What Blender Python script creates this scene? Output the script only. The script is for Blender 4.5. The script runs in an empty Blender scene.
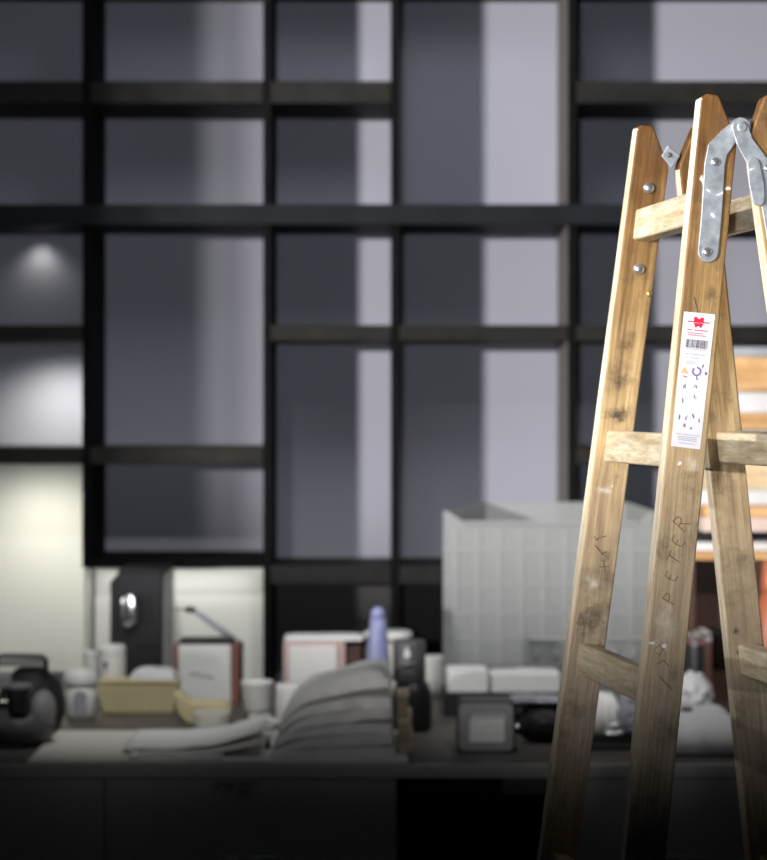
import bpy, bmesh, math, random
from mathutils import Vector, Matrix, noise
random.seed(7)
scn = bpy.context.scene
COL = scn.collection
F = 2200.0; CX = 383.5; HY = 408.0
CAMZ = 1.679; W = 0.90                      # eye height, worktop height
def X(px, d): return (px-CX)/F*d
def Z(py, d): return CAMZ-(py-HY)/F*d
def P(px, py, d): return Vector((X(px, d), d, Z(py, d)))

# ------------------------------------------------------------------ materials
def _nt(name):
    m = bpy.data.materials.new(name); m.use_nodes = True
    nt = m.node_tree; b = nt.nodes['Principled BSDF']
    return m, nt, b
def mat(name, c, rough=.6, metal=0., var=.08, scale=30., spec=.4, bump=0., specks=None):
    m, nt, b = _nt(name)
    N, L = nt.nodes, nt.links
    tc = N.new('ShaderNodeTexCoord'); n = N.new('ShaderNodeTexNoise'); n.inputs['Scale'].default_value = scale
    n.inputs['Detail'].default_value = 4
    L.new(tc.outputs['Object'], n.inputs['Vector'])
    r = N.new('ShaderNodeValToRGB')
    r.color_ramp.elements[0].position = .3; r.color_ramp.elements[1].position = .7
    r.color_ramp.elements[0].color = [max(0, k*(1-var)) for k in c]+[1]
    r.color_ramp.elements[1].color = [min(1, k*(1+var)) for k in c]+[1]
    L.new(n.outputs['Fac'], r.inputs['Fac']); out = r.outputs['Color']
    if specks:
        n2 = N.new('ShaderNodeTexNoise'); n2.inputs['Scale'].default_value = 70; n2.inputs['Detail'].default_value = 1; L.new(tc.outputs['Object'], n2.inputs['Vector'])
        r2 = N.new('ShaderNodeValToRGB'); r2.color_ramp.elements[0].position = .70; r2.color_ramp.elements[1].position = .73; L.new(n2.outputs['Fac'], r2.inputs['Fac'])
        mx = N.new('ShaderNodeMix'); mx.data_type = 'RGBA'; L.new(r2.outputs['Color'], mx.inputs['Factor']); L.new(out, mx.inputs[6]); mx.inputs[7].default_value = list(specks)+[1]
        out = mx.outputs[2]
    L.new(out, b.inputs['Base Color'])
    b.inputs['Roughness'].default_value = rough; b.inputs['Metallic'].default_value = metal
    b.inputs['Specular IOR Level'].default_value = spec
    if bump:
        bp = N.new('ShaderNodeBump'); bp.inputs['Strength'].default_value = bump; bp.inputs['Distance'].default_value = .002
        L.new(n.outputs['Fac'], bp.inputs['Height']); L.new(bp.outputs['Normal'], b.inputs['Normal'])
    return m
def wood(name, cols, sc=(70, 70, 3.5), dirt=0., rough=.55, dirtc=(.03, .022, .015), dirts=7., pale=0., varnish_haze=False, fine=1., marks=()):
    """cols: three colours dark>light of the grain; grain runs along the axis with the small scale"""
    m, nt, b = _nt(name); N, L = nt.nodes, nt.links
    tc = N.new('ShaderNodeTexCoord'); mp = N.new('ShaderNodeMapping'); mp.inputs['Scale'].default_value = sc
    oi = N.new('ShaderNodeObjectInfo'); ad = N.new('ShaderNodeVectorMath'); ad.operation = 'ADD'
    L.new(tc.outputs['Object'], ad.inputs[0])
    cm = N.new('ShaderNodeVectorMath'); cm.operation = 'SCALE'; cm.inputs[0].default_value = (3.1, 1.7, 5.3)
    L.new(oi.outputs['Random'], cm.inputs['Scale']); L.new(cm.outputs[0], ad.inputs[1])
    L.new(ad.outputs[0], mp.inputs['Vector'])
    n = N.new('ShaderNodeTexNoise'); n.inputs['Scale'].default_value = 1.; n.inputs['Detail'].default_value = 6
    n.inputs['Roughness'].default_value = .65; n.inputs['Distortion'].default_value = .6
    L.new(mp.outputs[0], n.inputs['Vector'])
    r = N.new('ShaderNodeValToRGB'); e = r.color_ramp.elements
    e[0].position = .3; e[1].position = .72
    e[0].color = list(cols[0])+[1]; e[1].color = list(cols[2])+[1]
    k = e.new(.5); k.color = list(cols[1])+[1]
    L.new(n.outputs['Fac'], r.inputs['Fac'])
    out = r.outputs['Color']
    # broad tone variation along the board
    n3 = N.new('ShaderNodeTexNoise'); n3.inputs['Scale'].default_value = 5.; n3.inputs['Detail'].default_value = 3
    L.new(ad.outputs[0], n3.inputs['Vector'])
    r3 = N.new('ShaderNodeValToRGB'); e3 = r3.color_ramp.elements
    e3[0].position = .35; e3[1].position = .65; e3[0].color = (.72, .70, .68, 1); e3[1].color = (1.1, 1.1, 1.1, 1)
    L.new(n3.outputs['Fac'], r3.inputs['Fac'])
    mu = N.new('ShaderNodeMix'); mu.data_type = 'RGBA'; mu.blend_type = 'MULTIPLY'; mu.inputs['Factor'].default_value = .8
    L.new(out, mu.inputs[6]); L.new(r3.outputs['Color'], mu.inputs[7]); out = mu.outputs[2]
    if varnish_haze:   # brown varnishing at the rail's top end, plus painted-in vignette darkening
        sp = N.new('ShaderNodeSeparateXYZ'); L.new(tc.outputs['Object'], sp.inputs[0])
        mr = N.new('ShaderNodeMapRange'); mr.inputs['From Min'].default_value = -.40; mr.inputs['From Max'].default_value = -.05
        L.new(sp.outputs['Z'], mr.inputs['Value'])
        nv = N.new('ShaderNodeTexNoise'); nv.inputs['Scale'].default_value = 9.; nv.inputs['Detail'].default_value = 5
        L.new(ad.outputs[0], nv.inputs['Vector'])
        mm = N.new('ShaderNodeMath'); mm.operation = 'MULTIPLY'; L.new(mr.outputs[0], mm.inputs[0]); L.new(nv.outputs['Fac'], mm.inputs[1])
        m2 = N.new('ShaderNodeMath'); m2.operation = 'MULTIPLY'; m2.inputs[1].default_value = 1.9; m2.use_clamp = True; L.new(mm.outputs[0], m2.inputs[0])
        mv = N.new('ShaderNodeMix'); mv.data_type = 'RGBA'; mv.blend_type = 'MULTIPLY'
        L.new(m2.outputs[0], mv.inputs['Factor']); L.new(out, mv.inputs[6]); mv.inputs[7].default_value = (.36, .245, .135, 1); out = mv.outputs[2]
    if varnish_haze:   # pale grey veil over the lower view, painted into the wood
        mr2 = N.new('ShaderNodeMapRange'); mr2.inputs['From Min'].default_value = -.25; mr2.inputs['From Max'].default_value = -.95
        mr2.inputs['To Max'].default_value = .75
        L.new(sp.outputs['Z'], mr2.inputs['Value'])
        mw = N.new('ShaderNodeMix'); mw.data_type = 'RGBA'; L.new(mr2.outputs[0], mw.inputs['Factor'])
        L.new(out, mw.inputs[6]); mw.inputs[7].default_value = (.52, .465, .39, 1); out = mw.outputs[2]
    nf = N.new('ShaderNodeTexNoise'); nf.inputs['Scale'].default_value = 1.; nf.inputs['Detail'].default_value = 8; nf.inputs['Roughness'].default_value = .8
    mf = N.new('ShaderNodeMapping'); mf.inputs['Scale'].default_value = [k_*3.2 for k_ in sc]; L.new(ad.outputs[0], mf.inputs['Vector']); L.new(mf.outputs[0], nf.inputs['Vector'])
    rf = N.new('ShaderNodeValToRGB'); ef = rf.color_ramp.elements
    ef[0].position = .32; ef[1].position = .6; ef[0].color = (.55, .50, .44, 1); ef[1].color = (1.06, 1.06, 1.06, 1)
    L.new(nf.outputs['Fac'], rf.inputs['Fac'])
    mg = N.new('ShaderNodeMix'); mg.data_type = 'RGBA'; mg.blend_type = 'MULTIPLY'; mg.inputs['Factor'].default_value = fine
    L.new(out, mg.inputs[6]); L.new(rf.outputs['Color'], mg.inputs[7]); out = mg.outputs[2]
    for (qx, qz, rx, rz, st_, qc) in marks:     # stains with a place and a shape of their own
        sb_ = N.new('ShaderNodeVectorMath'); sb_.operation = 'SUBTRACT'; sb_.inputs[1].default_value = (qx, 0, qz); L.new(tc.outputs['Object'], sb_.inputs[0])
        dv = N.new('ShaderNodeVectorMath'); dv.operation = 'MULTIPLY'; dv.inputs[1].default_value = (1/rx, 0, 1/rz); L.new(sb_.outputs[0], dv.inputs[0])
        ln = N.new('ShaderNodeVectorMath'); ln.operation = 'LENGTH'; L.new(dv.outputs[0], ln.inputs[0])
        nn = N.new('ShaderNodeTexNoise'); nn.inputs['Scale'].default_value = 55.; nn.inputs['Detail'].default_value = 7; nn.inputs['Roughness'].default_value = .75
        L.new(tc.outputs['Object'], nn.inputs['Vector'])
        a1 = N.new('ShaderNodeMath'); a1.operation = 'MULTIPLY_ADD'; a1.inputs[1].default_value = 3.2; L.new(nn.outputs['Fac'], a1.inputs[0])
        a0 = N.new('ShaderNodeMath'); a0.operation = 'MULTIPLY_ADD'; a0.inputs[1].default_value = -1.3; a0.inputs[2].default_value = -.75; L.new(ln.outputs['Value'], a0.inputs[0])
        L.new(a0.outputs[0], a1.inputs[2])
        a2 = N.new('ShaderNodeMath'); a2.operation = 'MULTIPLY'; a2.inputs[1].default_value = st_; a2.use_clamp = True; L.new(a1.outputs[0], a2.inputs[0])
        mq = N.new('ShaderNodeMix'); mq.data_type = 'RGBA'; L.new(a2.outputs[0], mq.inputs['Factor']); L.new(out, mq.inputs[6]); mq.inputs[7].default_value = list(qc)+[1]; out = mq.outputs[2]
    if dirt:
        n2 = N.new('ShaderNodeTexNoise'); n2.inputs['Scale'].default_value = dirts; n2.inputs['Detail'].default_value = 8
        n2.inputs['Roughness'].default_value = .72
        L.new(ad.outputs[0], n2.inputs['Vector'])
        r2 = N.new('ShaderNodeValToRGB'); e2 = r2.color_ramp.elements
        e2[0].position = .53; e2[1].position = .72; e2[0].color = (0, 0, 0, 1); e2[1].color = (dirt, dirt, dirt, 1)
        L.new(n2.outputs['Fac'], r2.inputs['Fac'])
        mx = N.new('ShaderNodeMix'); mx.data_type = 'RGBA'
        L.new(r2.outputs['Color'], mx.inputs['Factor']); L.new(out, mx.inputs[6]); mx.inputs[7].default_value = list(dirtc)+[1]
        out = mx.outputs[2]
    if pale:   # specks of old white paint
        n4 = N.new('ShaderNodeTexNoise'); n4.inputs['Scale'].default_value = 38.; n4.inputs['Detail'].default_value = 2
        L.new(ad.outputs[0], n4.inputs['Vector'])
        r4 = N.new('ShaderNodeValToRGB'); e4 = r4.color_ramp.elements
        e4[0].position = .74; e4[1].position = .77; e4[0].color = (0, 0, 0, 1); e4[1].color = (pale, pale, pale, 1)
        L.new(n4.outputs['Fac'], r4.inputs['Fac'])
        m4 = N.new('ShaderNodeMix'); m4.data_type = 'RGBA'
        L.new(r4.outputs['Color'], m4.inputs['Factor']); L.new(out, m4.inputs[6]); m4.inputs[7].default_value = (.85, .82, .76, 1)
        out = m4.outputs[2]
    L.new(out, b.inputs['Base Color']); b.inputs['Roughness'].default_value = rough
    b.inputs['Specular IOR Level'].default_value = .35
    bp = N.new('ShaderNodeBump'); bp.inputs['Strength'].default_value = .25; bp.inputs['Distance'].default_value = .001
    L.new(n.outputs['Fac'], bp.inputs['Height']); L.new(bp.outputs['Normal'], b.inputs['Normal'])
    return m
def milky(name, c, clear):
    m, nt, b = _nt(name); N, L = nt.nodes, nt.links
    b.inputs['Base Color'].default_value = list(c)+[1]; b.inputs['Roughness'].default_value = .35
    tr = N.new('ShaderNodeBsdfTransparent'); tl = N.new('ShaderNodeBsdfTranslucent'); tl.inputs['Color'].default_value = list(c)+[1]
    m1 = N.new('ShaderNodeMixShader'); m1.inputs[0].default_value = .3
    L.new(b.outputs[0], m1.inputs[1]); L.new(tl.outputs[0], m1.inputs[2])
    n = N.new('ShaderNodeTexNoise'); n.inputs['Scale'].default_value = 20
    ma = N.new('ShaderNodeMath'); ma.operation = 'MULTIPLY_ADD'; ma.inputs[1].default_value = .1; ma.inputs[2].default_value = clear-.05
    L.new(n.outputs['Fac'], ma.inputs[0])
    m2 = N.new('ShaderNodeMixShader'); L.new(ma.outputs[0], m2.inputs[0])
    L.new(m1.outputs[0], m2.inputs[1]); L.new(tr.outputs[0], m2.inputs[2])
    L.new(m2.outputs[0], N['Material Output'].inputs['Surface'])
    return m
def glow(name, c, s):
    m, nt, b = _nt(name)
    b.inputs['Base Color'].default_value = list(c)+[1]; b.inputs['Emission Color'].default_value = list(c)+[1]
    b.inputs['Emission Strength'].default_value = s
    return m

M = dict(
    black_wood=mat('black_stained_wood', (.0045, .0045, .0045), .7, var=.3, scale=12, spec=.06),
    brown_board=mat('dark_brown_board', (.016, .0148, .0125), .6, var=.25, scale=14, spec=.12),
    blue_board=mat('blue_black_board', (.010, .0122, .0152), .6, var=.2, scale=10, spec=.1),
    back=mat('grey_back_panel', (.268, .275, .325), .8, var=.03, scale=3),
    white_panel=mat('white_panel', (.80, .80, .75), .6, var=.02, scale=3),
    low_shade=mat('painted_shade_panel', (.085, .083, .088), .8, var=.04, scale=3), lining=mat('grey_brown_lining', (.11, .10, .09), .7, var=.1, scale=12),
    wall=mat('plaster', (.35, .35, .35), .9, var=.04, scale=6),
    floor=mat('dark_floor', (.06, .055, .05), .6, var=.2, scale=4),
    top=mat('grey_worktop', (.10, .088, .076), .55, var=.12, scale=25),
    cabinet=mat('grey_white_laminate', (.66, .66, .64), .5, var=.03, scale=5),
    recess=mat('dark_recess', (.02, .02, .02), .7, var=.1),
    edge=wood('pale_worn_edge', ((.62, .53, .38), (.80, .73, .56), (.88, .83, .70)), (75, 75, 3.2), dirt=.35, dirtc=(.2, .13, .07), dirts=12),
    rung=wood('pale_rung_wood', ((.52, .42, .26), (.72, .63, .45), (.84, .78, .63)), (60, 6, 60), dirt=.45, dirtc=(.18, .11, .05), dirts=16, rough=.3),
    steel=mat('galvanised_steel', (.34, .37, .40), .5, .55, var=.3, scale=70, specks=(.9, .9, .88)),
    bolt=mat('zinc_bolt', (.70, .72, .74), .28, .9, var=.1, scale=90),
    brass=mat('brass_screw', (.62, .42, .14), .35, .9, var=.1, scale=90),
    label=mat('white_sticker', (.62, .61, .65), .35, var=.02, scale=20),
    red=mat('red_print', (.62, .02, .05), .4, var=.03), redpale=mat('pale_red_print', (.50, .12, .15), .4, var=.05),
    ink=mat('grey_print', (.13, .12, .15), .5, var=.1), inkpale=mat('pale_grey_print', (.33, .32, .36), .5, var=.05),
    violet=mat('violet_print', (.20, .13, .36), .5, var=.1), ochre=mat('ochre_print', (.55, .40, .18), .5, var=.1),
    pencil=mat('pencil', (.17, .105, .055), .7, var=.2, scale=200),
    white=mat('white_plastic', (.78, .78, .77), .4, var=.02), paper=mat('white_paper', (.84, .84, .82), .75, var=.03, scale=40),
    paper2=mat('cream_paper', (.70, .67, .62), .8, var=.03, scale=40),
    cloth=mat('white_cloth', (.72, .72, .74), .85, var=.05, scale=60, bump=.3),
    yellow=mat('pale_yellow_plastic', (.66, .58, .34), .5, var=.05, scale=15),
    blackp=mat('black_plastic', (.014, .014, .016), .4, var=.15), blackm=mat('matt_black', (.018, .018, .019), .6, var=.2),
    machine=mat('black_machine_plastic', (.022, .021, .025), .35, var=.1),
    greyp=mat('grey_plastic', (.30, .30, .30), .45, var=.06), dgrey=mat('dark_grey_plastic', (.10, .10, .105), .4, var=.1),
    chrome=mat('chrome', (.82, .83, .86), .16, 1., var=.03),
    rust=mat('red_brown_board', (.27, .11, .085), .6, var=.1, scale=25), pink=mat('pink_card', (.58, .43, .40), .7, var=.06),
    tan=mat('tan_card', (.52, .42, .32), .75, var=.08, scale=30),
    blue=mat('blue_plastic', (.27, .29, .52), .35, var=.05, scale=8),
    milk=milky('milky_plastic', (.42, .44, .44), .36), milkrib=milky('milky_plastic_ridge', (.48, .50, .50), .45),
    pine=wood('pine_plank', ((.62, .34, .13), (.78, .48, .22), (.88, .62, .34)), (2.5, 40, 40), dirt=0), 
    pale_pine=wood('pale_pine_plank', ((.72, .55, .32), (.82, .66, .42), (.88, .75, .52)), (2.5, 40, 40), dirt=0),
    whiteboard=mat('white_coated_plank', (.66, .66, .67), .5, var=.05, scale=20),
    greyboard=mat('grey_coated_plank', (.34, .36, .40), .5, var=.08, scale=20),
    pinkboard=mat('pinkish_plank', (.66, .52, .46), .6, var=.06, scale=20),
    brown=mat('red_brown_wood', (.085, .042, .032), .5, var=.15, scale=20),
    orange=mat('orange_plastic', (.40, .12, .055), .4, var=.05),
    lamp=glow('lamp_face', (1., .95, .82), 3.),
    film=mat('grey_film', (.34, .34, .40), .3, var=.1, scale=30),
)

# ------------------------------------------------------------------ helpers
def wm(o):
    m = o.matrix_basis.copy() if o else Matrix()
    return wm(o.parent) @ m if (o and o.parent) else m
def obj(name, bm, m, parent=None, Mx=None, bevel=0., smooth=False, sub=0):
    """link bm as ONE object; bm is in world space unless Mx (its own world matrix) is given"""
    pw = wm(parent) if parent else Matrix()
    if Mx is None:
        if parent: c = pw.translation.copy()
        else:
            n = len(bm.verts); c = sum((v.co for v in bm.verts), Vector())/max(n, 1)
            c.z = min(v.co.z for v in bm.verts)
        bmesh.ops.translate(bm, verts=bm.verts, vec=-c)
        Mx = Matrix.Translation(c)
    bmesh.ops.recalc_face_normals(bm, faces=bm.faces)
    me = bpy.data.meshes.new(name); bm.to_mesh(me); bm.free()
    for k in (m if isinstance(m, (list, tuple)) else [m]): me.materials.append(k)
    if smooth:
        for p in me.polygons: p.use_smooth = True
    o = bpy.data.objects.new(name, me); COL.objects.link(o)
    o.parent = parent
    o.matrix_basis = pw.inverted() @ Mx
    if bevel:
        b = o.modifiers.new('bevel', 'BEVEL'); b.width = bevel; b.segments = 3; b.limit_method = 'ANGLE'
    if sub:
        s = o.modifiers.new('subsurf', 'SUBSURF'); s.levels = s.render_levels = sub
    return o
def tag(o, label, cat, group=None):
    o['label'] = label; o['category'] = cat
    if group: o['group'] = group
    return o
def thing(name, label, cat, loc=(0, 0, 0), group=None):
    o = bpy.data.objects.new(name, None); COL.objects.link(o); o.location = loc; o.empty_display_size = .05
    bpy.context.view_layer.update()
    return tag(o, label, cat, group)
def struct(name, bm, m):
    o = obj(name, bm, m); o['kind'] = 'structure'; return o
def B(): return bmesh.new()
def box(bm, x0, x1, y0, y1, z0, z1, mi=0, taper=0.):
    t = taper
    v = [bm.verts.new(c) for c in ((x0+t, y0+t, z0), (x1-t, y0+t, z0), (x1-t, y1-t, z0), (x0+t, y1-t, z0),
                                   (x0, y0, z1), (x1, y0, z1), (x1, y1, z1), (x0, y1, z1))]
    for f in ((3, 2, 1, 0), (4, 5, 6, 7), (0, 1, 5, 4), (1, 2, 6, 5), (2, 3, 7, 6), (3, 0, 4, 7)):
        bm.faces.new([v[i] for i in f]).material_index = mi
    return bm
def bx(*a, **k): return box(B(), *a, **k)
def prism(bm, poly, y0, y1, mi=0):
    """poly in (x,z), extruded y0>y1"""
    a = [bm.verts.new((x, y0, z)) for x, z in poly]; b = [bm.verts.new((x, y1, z)) for x, z in poly]
    n = len(poly); bm.faces.new(a).material_index = mi; bm.faces.new(b[::-1]).material_index = mi
    for i in range(n): bm.faces.new([a[i], b[i], b[(i+1) % n], a[(i+1) % n]]).material_index = mi
    return bm
def lathe(bm, prof, c, seg=28, axis='Z'):
    rings = []
    for r, h in prof:
        ring = []
        for k in range(seg):
            a = 2*math.pi*k/seg; u, w = r*math.cos(a), r*math.sin(a)
            p = (u, w, h) if axis == 'Z' else ((u, h, w) if axis == 'Y' else (h, u, w))
            ring.append(bm.verts.new(Vector(c)+Vector(p)))
        rings.append(ring)
    for i in range(len(rings)-1):
        for k in range(seg):
            bm.faces.new([rings[i][k], rings[i][(k+1) % seg], rings[i+1][(k+1) % seg], rings[i+1][k]])
    bm.faces.new(rings[0][::-1]); bm.faces.new(rings[-1])
    return bm
def tube(bm, pts, r, seg=8):
    pts = [Vector(p) for p in pts]; rings = []
    for i, p in enumerate(pts):
        t = (pts[min(i+1, len(pts)-1)]-pts[max(i-1, 0)]).normalized()
        u = t.orthogonal().normalized() if i == 0 else (u-t*u.dot(t)).normalized()
        w = t.cross(u)
        rr = r[i] if isinstance(r, (list, tuple)) else r
        rings.append([bm.verts.new(p+u*rr*math.cos(2*math.pi*k/seg)+w*rr*math.sin(2*math.pi*k/seg)) for k in range(seg)])
    for i in range(len(rings)-1):
        for k in range(seg): bm.faces.new([rings[i][k], rings[i][(k+1) % seg], rings[i+1][(k+1) % seg], rings[i+1][k]])
    bm.faces.new(rings[0][::-1]); bm.faces.new(rings[-1])
    return bm
def capsule(hw, r, n=10):
    """stadium outline, vertical, half height hw (to arc centres), radius r -> (x,z) list"""
    o = []
    for k in range(n+1): a = math.pi*k/n; o.append((r*math.cos(a), hw+r*math.sin(a)))
    for k in range(n+1): a = math.pi+math.pi*k/n; o.append((r*math.cos(a), -hw+r*math.sin(a)))
    return o
def rrect(x0, x1, z0, z1, r, n=5):
    o = []
    for cx, cz, a0 in ((x1-r, z1-r, 0), (x0+r, z1-r, 90), (x0+r, z0+r, 180), (x1-r, z0+r, 270)):
        for k in range(n+1):
            a = math.radians(a0+90*k/n); o.append((cx+r*math.cos(a), cz+r*math.sin(a)))
    return o
def soft(bm, x0, x1, y0, y1, z0, z1, wav=.004, seed=0, n=18, m=10, sag=.35, power=5., flat=True):
    """a soft slab: superellipse outline, pillowed top, wavy; bottom flat"""
    cx, cy = (x0+x1)/2, (y0+y1)/2; hx, hy = (x1-x0)/2, (y1-y0)/2; h = z1-z0
    S = Vector((seed*3.7, seed*1.3, seed*.9))
    top, bot = [], []
    for j in range(m+1):
        a, b = [], []
        for i in range(n+1):
            u = -1+2*i/n; v = -1+2*j/m
            e = max(abs(u), abs(v)); edge = 1-sag*max(0, e)**power
            x = cx+hx*u*(1-.04*abs(v)**4); y = cy+hy*v*(1-.04*abs(u)**4)
            w = noise.noise(Vector((x*14, y*14, 0))+S)*wav + noise.noise(Vector((x*38, y*38, 3))+S)*wav*.45
            x += noise.noise(Vector((v*2, seed, 1.)))*wav*.8; y += noise.noise(Vector((u*3, seed, 7.)))*wav
            a.append(bm.verts.new((x, y, z0+h*edge+w)))
            b.append(bm.verts.new((x, y, z0 if flat else z0+h*.5*(1-edge)+w*.6)))
        top.append(a); bot.append(b)
    for j in range(m):
        for i in range(n):
            bm.faces.new([top[j][i], top[j][i+1], top[j+1][i+1], top[j+1][i]])
            bm.faces.new([bot[j][i], bot[j+1][i], bot[j+1][i+1], bot[j][i+1]])
    def side(t, b):
        for k in range(len(t)-1): bm.faces.new([t[k], b[k], b[k+1], t[k+1]])
    side(top[0], bot[0]); side(top[m][::-1], bot[m][::-1])
    side([r[0] for r in top][::-1], [r[0] for r in bot][::-1]); side([r[n] for r in top], [r[n] for r in bot])
    return bm
def blob(bm, c, r, amp=.15, seed=0, freq=2.2, zmin=None, sub=4):
    res = bmesh.ops.create_icosphere(bm, subdivisions=sub, radius=1.)
    for v in res['verts']:
        d = v.co.normalized(); k = 1+amp*noise.fractal(d*freq+Vector((seed*5.1, seed, 0)), .8, 2., 4)
        v.co = Vector((c[0]+d.x*r[0]*k, c[1]+d.y*r[1]*k, c[2]+d.z*r[2]*k))
        if zmin is not None and v.co.z < zmin: v.co.z = zmin
    return bm

# ------------------------------------------------------------------ setting
struct('floor', bx(-5, 4, -2, 6.75, -.05, 0), M['floor'])
struct('wall_back', bx(-2.85, 4, 6.56, 6.75, 0, 3.3), M['wall'])
struct('wall_left_blocker', bx(-2.95, -2.85, 2.93, 6.75, 0, 3.3), M['wall'])  # unseen; added so its front end cuts far light off the left bays

# ------------------------------------------------------------------ bookcase
YF, YB = 6.15, 6.50
bk = thing('bookcase', 'tall black open bookcase of square compartments filling the whole back wall', 'bookcase', (0, YF, 0))
def fx(px): return X(px, YF)
def fz(py): return Z(py, YF)
ups = [(-97, -88), (82, 90), (263, 271), (391, 400), (568, 577), (794, 803), (968, 977)]
TOP = fz(-44)
for i, (a, b) in enumerate(ups):
    if i == 1:
        obj('upright', bx(fx(a), fx(b), YF+.004, YB, fz(568), TOP), M['black_wood'], bk)
        obj('niche_side', bx(fx(84), fx(86.5), YF+.004, YB, W, fz(568)), M['cabinet'], bk)
    else:
        obj('upright', bx(fx(a), fx(b), YF+.004, YB, 0.0, TOP), M['black_wood'], bk)
cols = [(ups[i][1], ups[i+1][0]) for i in range(6)]
def board(ci, y0, y1, m='brown_board'):
    a, b = cols[ci]
    obj('shelf_board', bx(fx(a), fx(b), YF, YB, fz(y1), fz(y0)), M[m], bk, bevel=.002)
obj('top_board', bx(fx(-97), fx(977), YF, YB, TOP, TOP+.035), M['black_wood'], bk)
for ci in range(6): board(ci, -44, -21, 'black_wood')
for ci in (0, 1, 2, 4, 5): board(ci, 81, 103)
obj('long_shelf', bx(fx(-97), fx(977), YF-.025, YB, fz(225), fz(205)), M['blue_board'], bk, bevel=.002)
for ci in (0, 2, 3, 4, 5): board(ci, 325, 341)
for ci in (0, 1, 4, 5): board(ci, 447, 464)
board(1, 559, 568, 'black_wood')
for ci in (2, 3, 4, 5): board(ci, 566, 584)
for ci in (2, 3, 4, 5): board(ci, 700, 716)
obj('back_panel', bx(fx(-97), fx(977), YB, YB+.02, 0, TOP), M['back'], bk)
obj('niche_panel', bx(fx(90), fx(263), YF+.11, YF+.125, W, fz(568)), M['white_panel'], bk)
obj('white_back', bx(fx(-88), fx(82), YB-.012, YB-.001, W, fz(464)), M['white_panel'], bk)
obj('lower_shade_panel', bx(fx(271.5), fx(793), YB-.012, YB-.001, W, fz(584)), M['low_shade'], bk)  # added dark sheet; shade of the unlit lower bays put into its colour
obj('side_lining', bx(fx(568)-.003, fx(568)-.0005, YF+.004, YB-.013, W, TOP), M['lining'], bk)
strip = obj('light_strip', bx(fx(96), fx(257), YF+.03, YF+.042, fz(568)-.006, fz(568)), M['white'], bk)
def puck(px, py, y):
    z = fz(py)
    o = obj('spot_fitting', lathe(B(), [(.001, 0), (.020, 0), (.022, .0025), (.001, .0025)], (X(px, y), y, z-.0026)), M['blackm'], bk)
    return Vector((X(px, y), y, z-.02))
pk = [puck(40, 225, 6.455), puck(58, 341, 6.30), puck(34, 464, 6.24)]

# ------------------------------------------------------------------ worktop and cabinets
YW = 4.80
wt = thing('worktop', 'long dark grey worktop with a pale front edge, crowded with clutter', 'worktop', (0, YW, W-.03))
obj('slab', bx(-2.6, 2.6, YW+.012, 6.14, W-.028, W), M['top'], wt)
obj('front_edge', bx(-2.6, 2.6, YW, YW+.012, W-.028, W), M['cabinet'], wt)
def cabinet(px0, px1, label, nd):
    x0, x1 = X(px0, YW), X(px1, YW)
    c = thing('base_cabinet', label, 'cabinet', ((x0+x1)/2, YW, 0))
    obj('body', bx(x0, x1, YW+.02, 6.10, .08, W-.03), M['cabinet'], c)
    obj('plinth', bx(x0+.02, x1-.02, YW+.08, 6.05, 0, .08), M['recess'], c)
    w = (x1-x0)/nd
    for k in range(nd):
        d = obj('door', bx(x0+k*w+.002, x0+(k+1)*w-.002, YW+.001, YW+.02, .085, W-.032), M['cabinet'], c, bevel=.001)
        obj('handle', tube(B(), [(x0+(k+.5)*w-.06, YW-.02, W-.2), (x0+(k+.5)*w+.06, YW-.02, W-.2)], .005), M['steel'], d)
    return c
cl = cabinet(-480, 397, 'long pale grey base cabinet under the papers and bowls', 3)
cr = cabinet(561, 1300, 'pale grey base cabinet under the worktop behind the ladder', 3)
bm = B()   # pencil scrawl on the cabinet front
sx, sz = X(213, YW), Z(782, YW)-.014
for pts in ([(0, 0), (.02, .008), (.045, .006), (.02, -.012)], [(.05, 0), (.075, .01), (.08, 0), (.055, -.01), (.09, -.008)], [(.0, .012), (.1, .013)]):
    for (u0, w0), (u1, w1) in zip(pts, pts[1:]):
        tube(bm, [(sx+u0, YW, sz+w0), (sx+u1, YW, sz+w1)], .0012, 5)
obj('bracket', bx(X(503, 5.0), X(547, 5.0), 5.0, 5.04, Z(790, 5.0)-.01, W-.0285), M['greyp'], cl)
obj('pencil_scrawl', bm, M['pencil'], cl)
obj('recess_back', bx(X(397, YW), X(561, YW), 5.4, 5.42, .08, W-.03), M['recess'], cl)

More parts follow.
